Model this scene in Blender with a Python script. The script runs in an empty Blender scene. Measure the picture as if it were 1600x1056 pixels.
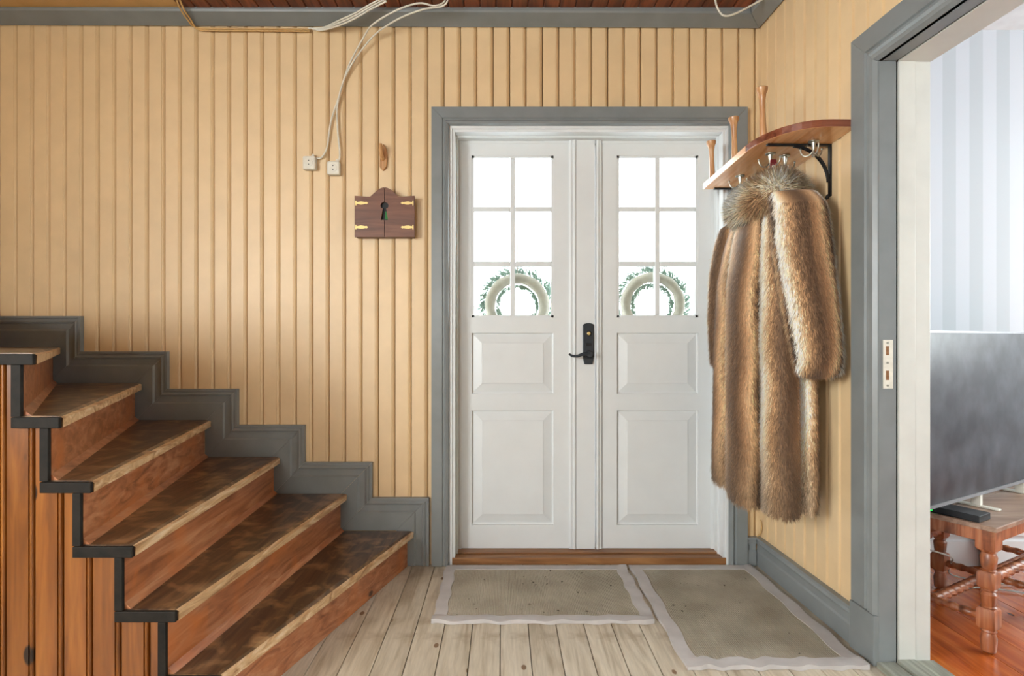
import bpy, bmesh, math, random
import numpy as np
from mathutils import Vector, Matrix
random.seed(7); np.random.seed(7)
SC = bpy.context.scene
COL = SC.collection

# ------------------------------------------------------------------ camera
cam_d = bpy.data.cameras.new('camera'); cam = bpy.data.objects.new('camera', cam_d); COL.objects.link(cam)
cam.location = (0, -2.8, 1.1); cam.rotation_euler = (math.pi/2, 0, 0)
cam_d.sensor_width = 36; cam_d.lens = 20.16; cam_d.shift_x = 15/1600; cam_d.shift_y = 2/1600
cam_d.clip_start = .02
SC.camera = cam

# ------------------------------------------------------------------ world: white overcast winter sky
wd = bpy.data.worlds.new('sky'); SC.world = wd; wd.use_nodes = True
wd.node_tree.nodes['Background'].inputs[0].default_value = (.93, .97, 1, 1)
wd.node_tree.nodes['Background'].inputs[1].default_value = 10.0

# ------------------------------------------------------------------ daylight at the next room's window; fill added at made-up hall windows
def area(name, loc, rot, sx, sy, watts, col=(1, 1, 1), spread=180):
    l = bpy.data.lights.new(name, 'AREA'); l.shape = 'RECTANGLE'; l.size = sx; l.size_y = sy
    l.energy = watts; l.color = col; l.spread = math.radians(spread)
    o = bpy.data.objects.new(name, l); COL.objects.link(o); o.location = loc; o.rotation_euler = rot
    return o
area('fill_hall_left', (-3.08, -4.0, 1.65), (0, math.radians(-80), math.radians(40)), 1.3, 1.5, 90, (.95, .98, 1), 115)  # added fill, aimed at the right wall to brighten it
area('fill_hall_rear', (-1.3, -5.18, 1.65), (math.radians(-80), 0, math.pi), 1.1, 1.3, 28, (.97, .98, 1))  # added fill from behind the camera, lifts the dark skirting
area('daylight_room_east', (4.80, -1.8, 1.6), (0, math.radians(76), 0), 1.3, 2.8, 90, (.95, .98, 1))

SC.view_settings.view_transform = 'Standard'; SC.view_settings.look = 'None'
SC.view_settings.gamma = 1; SC.view_settings.exposure = 0.02
SC.view_settings.use_curve_mapping = False

# ------------------------------------------------------------------ measuring helpers (metres; back wall is the plane Y=0)
F, D, EYE = 896., 2.8, 1.1
def PX(px, d=D): return (px-785)*d/F
def PZ(py, d=D): return EYE-(py-530)*d/F
def P3(px, py, d): return Vector((PX(px, d), d-D, PZ(py, d)))
RN = math.hypot(1, .0223); RU = Vector((.0223/RN, -1/RN, 0)); RO = Vector((-1/RN, -.0223/RN, 0))
RC = Vector((1.256, 0, 0))
def R(p): return RC+RU*p[0]+RO*p[1]+Vector((0, 0, p[2]))      # right-hand wall frame: (along, out into the hall, up)
def ident(p): return Vector(p)

# ------------------------------------------------------------------ materials
def lin(c):
    return tuple(((v/255)/12.92 if v/255 <= .04045 else ((v/255+.055)/1.055)**2.4) for v in c)+(1,)
def newmat(name):
    m = bpy.data.materials.new(name); m.use_nodes = True
    return m, m.node_tree.nodes, m.node_tree.links, m.node_tree.nodes['Principled BSDF']
def coords(N, L, scale, rnd=True):
    tc = N.new('ShaderNodeTexCoord'); mp = N.new('ShaderNodeMapping')
    mp.inputs['Scale'].default_value = scale
    L.new(tc.outputs['Object'], mp.inputs['Vector'])
    if rnd:
        oi = N.new('ShaderNodeObjectInfo'); mu = N.new('ShaderNodeMath'); mu.operation = 'MULTIPLY'; mu.inputs[1].default_value = 37.3
        L.new(oi.outputs['Random'], mu.inputs[0]); L.new(mu.outputs[0], mp.inputs['Location'])
    return mp
def ramp(N, L, src, stops):
    r = N.new('ShaderNodeValToRGB')
    while len(r.color_ramp.elements) < len(stops): r.color_ramp.elements.new(.5)
    for e, (p, c) in zip(r.color_ramp.elements, stops): e.position = p; e.color = c
    L.new(src, r.inputs[0]); return r
def mixc(N, L, fac, a, b, mode='MIX'):
    m = N.new('ShaderNodeMix'); m.data_type = 'RGBA'; m.blend_type = mode
    for s, v in ((m.inputs[0], fac), (m.inputs[6], a), (m.inputs[7], b)):
        if hasattr(v, 'links'): L.new(v, s)
        else: s.default_value = v
    return m.outputs[2]
def noise(N, L, mp, scale, detail=4, dist=0):
    n = N.new('ShaderNodeTexNoise'); n.inputs['Scale'].default_value = scale
    n.inputs['Detail'].default_value = detail; n.inputs['Distortion'].default_value = dist
    L.new(mp.outputs[0], n.inputs['Vector']); return n.outputs['Fac']
def bump(N, L, b, src, s, dist=.002):
    bp = N.new('ShaderNodeBump'); bp.inputs['Strength'].default_value = s; bp.inputs['Distance'].default_value = dist
    L.new(src, bp.inputs['Height']); L.new(bp.outputs[0], b.inputs['Normal'])
def vary(N, L, col, amt):
    oi = N.new('ShaderNodeObjectInfo'); hs = N.new('ShaderNodeHueSaturation')
    mr = N.new('ShaderNodeMapRange'); mr.inputs[3].default_value = 1-amt; mr.inputs[4].default_value = 1+amt
    L.new(oi.outputs['Random'], mr.inputs[0]); L.new(mr.outputs[0], hs.inputs['Value'])
    if hasattr(col, 'links'): L.new(col, hs.inputs['Color'])
    else: hs.inputs['Color'].default_value = col
    return hs.outputs[0]
def paint(name, c, rough=.45, var=.0, mottle=.06, bmp=.08, scale=9, spec=.5):
    m, N, L, b = newmat(name); mp = coords(N, L, (1, 1, 1))
    n = noise(N, L, mp, scale, 5); c1 = lin(c); lo = tuple(v*(1-mottle*2) for v in c1[:3])+(1,); hi = tuple(min(1, v*(1+mottle)) for v in c1[:3])+(1,)
    col = ramp(N, L, n, [(.3, lo), (.7, hi)]).outputs[0]
    if var: col = vary(N, L, col, var)
    L.new(col, b.inputs['Base Color']); b.inputs['Roughness'].default_value = rough
    bump(N, L, b, noise(N, L, mp, 60, 3), bmp, .001)
    b.inputs['Specular IOR Level'].default_value = spec; return m
def wood(name, dark, mid, light, axis='Y', rough=.45, var=.1, grain=1., knots=None, stain=None, coat=0, bmp=.25):
    m, N, L, b = newmat(name)
    st = {'X': (.09, 1, 1), 'Y': (1, .09, 1), 'Z': (1, 1, .09)}[axis]
    mp = coords(N, L, tuple(v*grain for v in st))
    w = noise(N, L, mp, 22, 6, 1.4)
    f = noise(N, L, mp, 130, 3, .3)
    col = ramp(N, L, w, [(.28, lin(dark)), (.5, lin(mid)), (.75, lin(light))]).outputs[0]
    col = mixc(N, L, .22, col, ramp(N, L, f, [(.3, (.25, .25, .25, 1)), (.7, (1, 1, 1, 1))]).outputs[0], 'MULTIPLY')
    if knots:
        sk = {'X': (.55, 1, 1), 'Y': (1, .55, 1), 'Z': (1, 1, .55)}[axis]
        mk = coords(N, L, sk); v = N.new('ShaderNodeTexVoronoi'); v.inputs['Scale'].default_value = knots[0]
        L.new(mk.outputs[0], v.inputs['Vector'])
        kr = ramp(N, L, v.outputs['Distance'], [(knots[1]*.9, (1, 1, 1, 1)), (knots[1]*1.2, (0, 0, 0, 1))])
        col = mixc(N, L, kr.outputs[0], col, lin(knots[2]))
    if stain:
        ms = coords(N, L, (1, 1, 1), False); sr = ramp(N, L, noise(N, L, ms, stain[0], 6, .5), [(stain[1], (0, 0, 0, 1)), (stain[2], (1, 1, 1, 1))])
        col = mixc(N, L, sr.outputs[0], col, lin(stain[3]))
    if var: col = vary(N, L, col, var)
    L.new(col, b.inputs['Base Color']); b.inputs['Roughness'].default_value = rough
    b.inputs['Coat Weight'].default_value = coat; b.inputs['Coat Roughness'].default_value = .25
    bump(N, L, b, w, bmp, .0015); return m
def plain(name, c, rough=.5, metal=0, emit=0):
    m, N, L, b = newmat(name); mp = coords(N, L, (1, 1, 1)); c1 = lin(c)
    r = ramp(N, L, noise(N, L, mp, 40, 3), [(.3, tuple(v*.85 for v in c1[:3])+(1,)), (.7, c1)])
    L.new(r.outputs[0], b.inputs['Base Color']); b.inputs['Roughness'].default_value = rough; b.inputs['Metallic'].default_value = metal
    if emit: b.inputs['Emission Color'].default_value = c1; b.inputs['Emission Strength'].default_value = emit
    return m
M = {}
M['yellow'] = paint('yellow_paint', (222, 193, 149), .47, .03, .03, .03, 9, .8)
M['yellow_base'] = paint('yellow_paint_joint', (92, 62, 28), .7)
M['grey'] = paint('grey_paint', (126, 131, 132), .33, .02, .05)
M['white'] = paint('white_paint', (216, 220, 221), .35, 0, .015, .04)
M['white_warm'] = paint('jamb_white_paint', (206, 207, 200), .4, 0, .03)
M['ceil_white'] = paint('ceiling_white', (222, 222, 222), .7)
M['plaster'] = paint('plaster', (205, 200, 190), .8)
M['tan'] = paint('tan_paint', (205, 165, 105), .5)
M['floor'] = wood('bleached_pine', (172, 156, 132), (203, 191, 170), (216, 206, 188), 'Y', .5, .08, 1, (10, .085, (118, 88, 60)), (6, .54, .76, (150, 130, 104)), 0, .15)
M['floor2'] = wood('varnished_pine', (150, 66, 22), (188, 92, 34), (206, 118, 52), 'Y', .25, .1, 1, (6, .05, (84, 34, 12)), None, .6, .1)
M['ceiling'] = wood('dark_ceiling_pine', (74, 34, 16), (116, 58, 28), (146, 78, 42), 'Y', .45, .2, 1)
M['tread'] = wood('worn_dark_tread', (50, 33, 20), (84, 57, 36), (122, 90, 60), 'Y', .33, .06, 1.3, (6, .05, (26, 18, 12)), (11, .5, .74, (172, 132, 90)), .3, .7)
M['nose'] = wood('worn_nosing', (150, 108, 68), (204, 166, 122), (236, 212, 178), 'Y', .45, .05, 1.5)
M['riser'] = wood('stained_riser', (120, 66, 36), (166, 102, 64), (196, 140, 100), 'Y', .36, .07, 1.2, (5, .05, (66, 34, 18)), (5, .52, .72, (184, 104, 48)), .3, .4)
M['band'] = paint('edge_paint_and_gap_shade', (30, 26, 21), .65, 0, .25, .3, 30, .25)  # stair edge paint; also stands for the shadow in the doorway rebate
M['clad'] = wood('orange_pine_cladding', (104, 56, 14), (138, 80, 25), (160, 100, 38), 'Z', .33, .1, .8, (8.5, .13, (36, 18, 8)), None, .3, .15)
M['sill'] = wood('threshold_oak', (116, 76, 42), (146, 100, 60), (166, 120, 76), 'X', .45, .0)
M['weathered'] = wood('weathered_threshold', (112, 112, 102), (146, 148, 136), (172, 174, 160), 'Y', .6, .05)
M['shelf'] = wood('varnished_shelf', (206, 128, 70), (234, 172, 116), (246, 206, 160), 'Y', .25, .0, .6, (6, .06, (150, 80, 36)), None, .5, .1)
M['shelf_edge'] = wood('shelf_dark_edge', (92, 42, 26), (126, 66, 44), (150, 90, 64), 'X', .25, 0, 1, None, None, .6)
M['peg'] = wood('turned_peg', (160, 106, 60), (196, 142, 92), (220, 176, 126), 'Z', .35, .05, 1.5, None, None, .4)
M['cabinet'] = wood('brown_cabinet', (86, 50, 32), (112, 68, 46), (130, 84, 60), 'X', .45, .0, 1.2)
M['hookwood'] = wood('pale_hook_wood', (170, 116, 66), (200, 150, 98), (214, 172, 122), 'Z', .5)
M['bench'] = wood('worn_oak_bench', (112, 58, 30), (160, 92, 54), (188, 128, 88), 'Z', .4, .06, 1.3, None, (9, .55, .72, (70, 38, 22)), .25)
M['benchtop'] = wood('worn_bench_top', (122, 92, 74), (158, 128, 106), (178, 152, 132), 'X', .4, .0, 1)
M['iron'] = plain('black_iron', (26, 27, 30), .45, .3)
M['handle'] = plain('black_handle', (46, 52, 58), .45, .2)
M['steel'] = plain('worn_steel', (186, 184, 172), .3, .9)
M['brass'] = plain('brass', (222, 196, 128), .4, .4)
M['black'] = plain('black_void', (10, 11, 10), .6)
M['green'] = plain('green_paper', (20, 110, 40), .6)
M['plug'] = plain('white_plastic', (226, 222, 208), .4)
M['cable'] = plain('white_cable', (224, 220, 206), .45)
M['cable_grey'] = plain('grey_cable', (170, 168, 160), .5)
M['red'] = plain('dark_red_plastic', (112, 28, 34), .4)
M['tvbody'] = plain('tv_bezel', (150, 152, 156), .35, .5)
M['tvback'] = plain('tv_back', (22, 22, 24), .5)
M['led'] = plain('green_led', (20, 220, 90), .4, 0, 2)
M['border'] = paint('mat_binding', (188, 183, 181), .75, 0, .06, .3, 14)
M['straw'] = plain('straw', (168, 162, 148), .8)
M['needle'] = plain('fir_needles', (128, 152, 138), .7)
M['snow'] = plain('snow', (245, 247, 250), .8)
M['crumb'] = plain('leaf_crumbs', (70, 60, 44), .8)
def screen_mat():
    m, N, L, b = newmat('tv_screen'); mp = coords(N, L, (1, 1, 1))
    r = ramp(N, L, noise(N, L, mp, 9, 6), [(.4, (.03, .034, .04, 1)), (.75, (.09, .1, .115, 1))])
    L.new(r.outputs[0], b.inputs['Base Color']); b.inputs['Roughness'].default_value = .32
    return m
M['screen'] = screen_mat()
def glass_mat():
    m, N, L, b = newmat('window_glass'); N.remove(b)
    t = N.new('ShaderNodeBsdfTransparent'); g = N.new('ShaderNodeBsdfGlossy'); g.inputs['Roughness'].default_value = .02
    lw = N.new('ShaderNodeLayerWeight'); lw.inputs[0].default_value = .5
    pw = N.new('ShaderNodeMath'); pw.operation = 'POWER'; pw.inputs[1].default_value = 5; L.new(lw.outputs['Facing'], pw.inputs[0])
    f = N.new('ShaderNodeMath'); f.operation = 'MULTIPLY_ADD'; f.inputs[1].default_value = .6; f.inputs[2].default_value = .025; L.new(pw.outputs[0], f.inputs[0]); mx = N.new('ShaderNodeMixShader')
    t.inputs[0].default_value = (.96, .98, .97, 1)
    L.new(f.outputs[0], mx.inputs[0]); L.new(t.outputs[0], mx.inputs[1]); L.new(g.outputs[0], mx.inputs[2])
    L.new(mx.outputs[0], N['Material Output'].inputs[0]); return m
M['glass'] = glass_mat()
def mat_field():
    m, N, L, b = newmat('mat_ribs'); mp = coords(N, L, (1, 1, 1))
    n = noise(N, L, mp, 6, 6); col = ramp(N, L, n, [(.3, lin((162, 152, 134))), (.7, lin((190, 181, 163)))]).outputs[0]
    w = N.new('ShaderNodeTexWave'); w.inputs['Scale'].default_value = 46; w.inputs['Distortion'].default_value = 1.2; w.bands_direction = 'X'
    L.new(mp.outputs[0], w.inputs['Vector'])
    f = noise(N, L, mp, 260, 2)
    col = mixc(N, L, .25, col, ramp(N, L, f, [(.3, (.45, .43, .4, 1)), (.7, (1, 1, 1, 1))]).outputs[0], 'MULTIPLY')
    L.new(col, b.inputs['Base Color']); b.inputs['Roughness'].default_value = .9
    bump(N, L, b, w.outputs['Fac'], .6, .004); return m
M['matfield'] = mat_field()
def wallpaper():
    m, N, L, b = newmat('striped_wallpaper'); mp = coords(N, L, (1, 1, 1), False)
    sp = N.new('ShaderNodeSeparateXYZ'); L.new(mp.outputs[0], sp.inputs[0])
    a = N.new('ShaderNodeMath'); a.operation = 'ADD'; L.new(sp.outputs[0], a.inputs[0]); L.new(sp.outputs[1], a.inputs[1])
    q = N.new('ShaderNodeMath'); q.operation = 'MULTIPLY_ADD'; q.inputs[1].default_value = 1/.1312; q.inputs[2].default_value = .62; L.new(a.outputs[0], q.inputs[0])
    fr = N.new('ShaderNodeMath'); fr.operation = 'FRACT'; L.new(q.outputs[0], fr.inputs[0])
    g = N.new('ShaderNodeMath'); g.operation = 'GREATER_THAN'; g.inputs[1].default_value = .5; L.new(fr.outputs[0], g.inputs[0])
    L.new(mixc(N, L, g.outputs[0], lin((186, 192, 197)), lin((200, 204, 210))), b.inputs['Base Color']); b.inputs['Roughness'].default_value = .6
    return m
M['paper'] = wallpaper()
def fur_mat():
    m, N, L, b = newmat('fur'); a = N.new('ShaderNodeAttribute'); a.attribute_name = 'furcol'
    L.new(a.outputs['Color'], b.inputs['Base Color']); b.inputs['Roughness'].default_value = .62
    b.inputs['Sheen Weight'].default_value = .15; b.inputs['Specular IOR Level'].default_value = .25
    return m
M['fur'] = fur_mat()

# ------------------------------------------------------------------ mesh helpers
def link(o, parent=None):
    COL.objects.link(o)
    if parent is not None:
        o.parent = parent
        root = parent
        while root.parent: root = root.parent
        if parent is root: o.matrix_parent_inverse = Matrix.Translation(-root.location)
    return o
class MB:
    def __init__(s, xf=ident): s.v = []; s.f = []; s.mi = []; s.xf = xf
    def add(s, vs, fs, mi=0):
        n = len(s.v); s.v += [tuple(s.xf(v)) for v in vs]; s.f += [tuple(i+n for i in f) for f in fs]; s.mi += [mi]*len(fs); return s
    def box(s, a, b, mi=0):
        x0, y0, z0 = a; x1, y1, z1 = b
        return s.add([(x0,y0,z0),(x1,y0,z0),(x1,y1,z0),(x0,y1,z0),(x0,y0,z1),(x1,y0,z1),(x1,y1,z1),(x0,y1,z1)],
                     [(0,3,2,1),(4,5,6,7),(0,1,5,4),(1,2,6,5),(2,3,7,6),(3,0,4,7)], mi)
    def prism(s, poly, fn, t0, t1, mi=0):     # fn(point2d, t) -> 3d
        n = len(poly)
        vs = [fn(p, t0) for p in poly]+[fn(p, t1) for p in poly]
        return s.add(vs, [tuple(range(n))[::-1], tuple(range(n, 2*n))]+[(i, (i+1) % n, n+(i+1) % n, n+i) for i in range(n)], mi)
    def rings(s, rs, closed=True, cap=True, mi=0):   # list of rings (equal length)
        n = len(rs[0]); vs = [p for r in rs for p in r]; fs = []
        for k in range(len(rs)-1):
            for i in range(n if closed else n-1):
                j = (i+1) % n; fs.append((k*n+i, k*n+j, (k+1)*n+j, (k+1)*n+i))
        if cap: fs += [tuple(range(n))[::-1], tuple(range((len(rs)-1)*n, len(rs)*n))]
        return s.add(vs, fs, mi)
    def lathe(s, prof, base, axis=Vector((0, 0, 1)), seg=16, mi=0):
        axis = axis.normalized(); u = axis.orthogonal().normalized(); w = axis.cross(u)
        return s.rings([[base+axis*h+u*(r*math.cos(2*math.pi*i/seg))+w*(r*math.sin(2*math.pi*i/seg)) for i in range(seg)] for h, r in prof], mi=mi)
    def tube(s, pts, r, seg=8, mi=0, smooth=4):
        pts = [Vector(p) for p in pts]
        if smooth and len(pts) > 2:
            q = []
            for i in range(len(pts)-1):
                p0 = pts[max(i-1, 0)]; p1 = pts[i]; p2 = pts[i+1]; p3 = pts[min(i+2, len(pts)-1)]
                for k in range(smooth):
                    t = k/smooth
                    q.append(.5*((2*p1)+(p2-p0)*t+(2*p0-5*p1+4*p2-p3)*t*t+(3*p1-p0-3*p2+p3)*t**3))
            pts = q+[pts[-1]]
        rs = []; u = None
        for i, p in enumerate(pts):
            d = (pts[min(i+1, len(pts)-1)]-pts[max(i-1, 0)]).normalized()
            u = (u-d*u.dot(d)).normalized() if u is not None else d.orthogonal().normalized()
            w = d.cross(u); rr = r(i/(len(pts)-1)) if callable(r) else r
            rs.append([p+(u*math.cos(2*math.pi*k/seg)+w*math.sin(2*math.pi*k/seg))*rr for k in range(seg)])
        return s.rings(rs, mi=mi)
    def mesh(s, name, mats, smooth=False):
        me = bpy.data.meshes.new(name); me.from_pydata(s.v, [], s.f)
        for m in (mats if isinstance(mats, (list, tuple)) else [mats]): me.materials.append(M[m])
        me.polygons.foreach_set('material_index', s.mi)
        bm = bmesh.new(); bm.from_mesh(me); bmesh.ops.recalc_face_normals(bm, faces=bm.faces[:]); bm.to_mesh(me); bm.free()
        if smooth:
            me.polygons.foreach_set('use_smooth', [True]*len(me.polygons))
            me.set_sharp_from_angle(angle=math.radians(smooth if smooth > 1 else 40))
        return me
    def build(s, name, mats, parent=None, smooth=False, bevel=0):
        o = bpy.data.objects.new(name, s.mesh(name, mats, smooth)); link(o, parent)
        if bevel:
            b = o.modifiers.new('bevel', 'BEVEL'); b.width = bevel; b.segments = 2; b.limit_method = 'ANGLE'; b.angle_limit = math.radians(40)
        return o
def empty(name, loc):
    o = bpy.data.objects.new(name, None); COL.objects.link(o); o.location = loc; o.empty_display_size = .05; return o
def tag(o, label, cat, group=None):
    o['label'] = label; o['category'] = cat
    if group: o['group'] = group
    return o
def struct(o): o['kind'] = 'structure'; return o
def inst(me, name, loc, parent):
    o = bpy.data.objects.new(name, me); link(o, parent); o.location = loc; return o
def copy_tree(o, delta, parent=None):
    c = o.copy(); COL.objects.link(c)
    if parent is not None: c.parent = parent
    else: c.location = Vector(o.location)+Vector(delta)
    for ch in o.children: copy_tree(ch, delta, c)
    return c

# ================================================================== SETTING
YS = -5.0       # wall behind the camera
# ---- floor of the hall: each board a piece
fl = struct(MB().box((-2.9, YS, -.12), (1.45, .0, -.02)).build('floor', 'yellow_base'))
fl.data.materials[0] = M['crumb']
BW = .107
bme = MB().box((.0016, YS, -.02), (BW-.0016, 0, 0)).mesh('floor_board', 'floor')
x = -.008-BW*27
while x < 1.33:
    inst(bme, 'floor_board', (x, 0, random.uniform(-.0012, 0)), fl); x += BW

# ---- back wall: slab with the door opening and bead-board planks
PROF = [(0, .016), (0, .008), (.0006, .002), (.002, 0), (.0618, 0), (.0628, .0018), (.0636, .0025), (.0645, .0012), (.0660, .0012), (.0756, .0078), (.0766, .0098), (.0769, .016)]
PW = .0802
def plank_mb(z0, z1, xf=ident, cut=1.0):
    return MB(xf).prism([(p[0]*cut, p[1]) for p in PROF], lambda p, t: (p[0], p[1], t), z0, z1)
DX0, DX1, DZ1 = -.30, 1.15, 2.18         # rough opening of the front door
wb = MB().box((-2.9, .016, -.1), (DX0, .19, 2.75)).box((DX1, .016, -.1), (1.45, .19, 2.75)).box((DX0, .016, DZ1), (DX1, .19, 2.75))
wb = struct(wb.build('wall_back', 'yellow_base'))
long_me = plank_mb(.0, 2.66).mesh('plank', 'yellow', 30); short_me = plank_mb(DZ1+.0, 2.66).mesh('plank', 'yellow', 30)
px0 = PX(1.4)
k = -6
while True:
    x = px0+k*PW
    if x > 1.255: break
    if x >= -2.9:
        over = x > DX0-.05 and x < DX1
        inst(short_me if over else long_me, 'plank', (x, 0, 0), wb)
    k += 1

# ---- right wall: planks in the wall's own frame, doorway cut out
S0, S1 = .745, 1.99        # outer edges of the doorway casing
J0, J1 = .875, 1.86        # clear opening
HZ = 2.035                 # head of the opening
TH = .155
wr = MB(R).box((-.05, -TH, -.1), (J0-.02, -.016, 2.75)).box((J1+.02, -TH, -.1), (5.1, -.016, 2.75)).box((J0-.02, -TH, HZ+.02), (J1+.02, -.016, 2.75))
wr = struct(wr.build('wall_right', 'yellow_base'))
PROFR = [(0, .016), (0, .003), (.0006, .001), (.002, 0), (.064, 0), (.0655, .0012), (.0668, .009), (.0772, .009), (.0776, .016)]
def rplank(s, z0, z1, w=PW):
    MB(R).prism([(s+p[0]*w/PW, -p[1]) for p in PROFR], lambda p, t: (p[0], p[1], t), z0, z1).build('plank', 'yellow', wr, 30)
s = .006
while s < 5.0:
    if s+PW > S0+.04 and s < J0: rplank(s, HZ+.06 if s > S0-.02 else 0, 2.66)
    elif s >= J0 and s < J1: rplank(s, HZ+.06, 2.66)
    else: rplank(s, 0, 2.66)
    s += PW
# white room-side face of the right wall
rf = MB(R).box((-.05, -TH-.004, 0), (J0-.02, -TH, 2.66)).box((J1+.02, -TH-.004, 0), (5, -TH, 2.66)).box((J0-.02, -TH-.004, HZ+.02), (J1+.02, -TH, 2.66)).build('wallpaper', 'paper', wr)

# ---- the rest of the two rooms (behind and beside the camera)
def wall_y(name, x0, x1, y0, y1, wx0, wx1, wz0, wz1, mat):
    return struct(MB().box((x0, y0, -.1), (wx0, y1, 2.75)).box((wx1, y0, -.1), (x1, y1, 2.75)).box((wx0, y0, -.1), (wx1, y1, wz0)).box((wx0, y0, wz1), (wx1, y1, 2.75)).build(name, mat))
wl = MB()
for a, b in (((YS, -.1), (-4.75, 2.75)), ((-3.25, -.1), (.19, 2.75)), ((-4.75, -.1), (-3.25, .95)), ((-4.75, 2.35), (-3.25, 2.75))): wl.box((-3.02, a[0], a[1]), (-2.9, b[0], b[1]))
struct(wl.build('wall_left', 'yellow'))
wall_y('wall_front', -3.0, 1.45, YS-.14, YS, -1.85, -.75, 1.0, 2.3, 'yellow')
w4 = MB()
for a, b in (((-1.85, 1.0), (-1.79, 2.3)), ((-.81, 1.0), (-.75, 2.3)), ((-1.85, 1.0), (-.75, 1.06)), ((-1.85, 2.24), (-.75, 2.3)), ((-1.33, 1.0), (-1.27, 2.3))): w4.box((a[0], YS-.1, a[1]), (b[0], YS-.04, b[1]))
w4 = struct(w4.build('added_window_rear', 'white'))  # unseen rear window, added to let light in from behind
for a, b in ((-1.79, -1.33), (-1.27, -.81)): MB().box((a, YS-.072, 1.06), (b, YS-.068, 2.24)).build('pane', 'glass', w4)
struct(MB().box((1.45, YS-.14, -.1), (4.7, YS, 2.75)).build('wall_front_room', 'paper'))
we = MB()
for a, b in (((4.6, YS, -.1), (4.74, -3.2, 2.75)), ((4.6, -.4, -.1), (4.74, .19, 2.75)), ((4.6, -3.2, -.1), (4.74, -.4, .95)), ((4.6, -3.2, 2.25), (4.74, -.4, 2.75))): we.box(a, b)
struct(we.build('wall_far_right_room', 'paper'))
wn = struct(MB().box((1.45, 0, -.1), (4.7, .19, 2.75)).build('wall_back_room', 'paper'))
w1 = MB()
for a, b in (((-4.75, .95), (-4.69, 2.35)), ((-3.31, .95), (-3.25, 2.35)), ((-4.75, .95), (-3.25, 1.01)), ((-4.75, 2.29), (-3.25, 2.35)), ((-4.03, .95), (-3.97, 2.35))): w1.box((-3.0, a[0], a[1]), (-2.94, b[0], b[1]))
w1 = struct(w1.build('added_window_left', 'white'))  # unseen left window, added to light the right wall
for a, b in ((-4.69, -4.03), (-3.97, -3.31)): MB().box((-2.972, a, 1.01), (-2.968, b, 2.29)).build('pane', 'glass', w1)
w3 = MB()
for a, b in (((-3.2, .95), (-3.14, 2.25)), ((-.46, .95), (-.4, 2.25)), ((-3.2, .95), (-.4, 1.01)), ((-3.2, 2.19), (-.4, 2.25)), ((-1.83, .95), (-1.77, 2.25))): w3.box((4.62, a[0], a[1]), (4.68, b[0], b[1]))
w3 = struct(w3.build('window_2', 'white'))
for a, b in ((-3.14, -1.83), (-1.77, -.46)): MB().box((4.648, a, 1.01), (4.652, b, 2.19)).build('pane', 'glass', w3)
# next room: floor boards, ceiling, baseboard
fl2 = struct(MB().box((1.43, YS, -.12), (4.6, 0, -.025)).build('floor_room', 'crumb'))
b2 = MB().box((.001, YS, -.025), (.129, 0, -.003)).mesh('floor_board', 'floor2')
x = 1.45
while x < 4.55: inst(b2, 'floor_board', (x, 0, random.uniform(-.001, 0)), fl2); x += .13
struct(MB().box((1.40, YS, 2.61), (4.7, .0, 2.75)).build('ceiling_room', 'ceil_white'))
struct(MB().prism([(0, 0), (-.02, 0), (-.02, .12), (-.012, .126), (-.012, .14), (-.022, .146), (-.022, .165), (-.012, .172), (-.008, .2), (0, .2)], lambda p, t: (t, p[0], p[1]), 1.45, 4.6).build('baseboard_room', 'white'))

# ---- ceiling of the hall
ce = struct(MB().box((-2.95, YS, 2.695), (1.45, .02, 2.78)).build('ceiling', 'crumb'))
cme = MB().prism([(.001, .02), (.001, .004), (.006, 0), (.07, 0), (.074, .004), (.074, .02)], lambda p, t: (p[0], t, 2.675+p[1]), YS, 0).mesh('ceiling_board', 'ceiling')
x = -1.53
while x < 1.36: inst(cme, 'ceiling_board', (x, 0, 0), ce); x += .075
struct(MB().box((-2.9, -1.5, 2.678), (-1.53, -.06, 2.695)).build('trim_1', 'tan'))
struct(MB().box((-2.9, YS, 2.678), (-1.53, -1.5, 2.695)).build('trim_2', 'tan'))
# grey crown boards
CR = [(0, 2.622), (.008, 2.614), (.074, 2.648), (.078, 2.656), (.078, 2.676), (0, 2.676)]
def crown_back(p, t): return (t, -p[0], min(p[1]+(1.256-t)*.0042, 2.677))
m = MB(); n = len(CR)
vs = [crown_back(p, -2.9) for p in CR]+[crown_back(p, 1.256-p[0]) for p in CR]
m.add(vs, [tuple(range(n)), tuple(range(n, 2*n))]+[(i, (i+1) % n, n+(i+1) % n, n+i) for i in range(n)])
struct(m.build('trim_3', 'grey'))
m = MB(R); vs = [(p[0], p[0], p[1]) for p in CR]+[(5., p[0], p[1]) for p in CR]
m.add(vs, [tuple(range(n)), tuple(range(n, 2*n))]+[(i, (i+1) % n, n+(i+1) % n, n+i) for i in range(n)])
struct(m.build('trim_4', 'grey'))

# ---- mitred sweeps: outer points, inward offset direction at each point, profile (inward, proud)
def sweep(name, parent, pts, dirs, prof, to3, mat, gap=.0006):
    for i in range(len(pts)-1):
        a, b = Vector(pts[i]), Vector(pts[i+1]); t = (b-a).normalized()*gap
        vs = [to3(a+t+Vector(dirs[i])*q[0], q[1]) for q in prof]+[to3(b-t+Vector(dirs[i+1])*q[0], q[1]) for q in prof]
        k = len(prof)
        m = MB(); m.add(vs, [tuple(range(k)), tuple(range(k, 2*k))]+[(j, (j+1) % k, k+(j+1) % k, k+j) for j in range(k)])
        m.build(name, mat, parent, 25)
SK = [(0, 0), (0, .024), (.011, .024), (.013, .017), (.015, .017), (.026, .023), (.034, .02), (.036, .013), (.064, .013), (.072, .019), (.17, .019), (.17, 0)]
back3 = lambda p, h: (p[0], -h, p[1])
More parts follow.
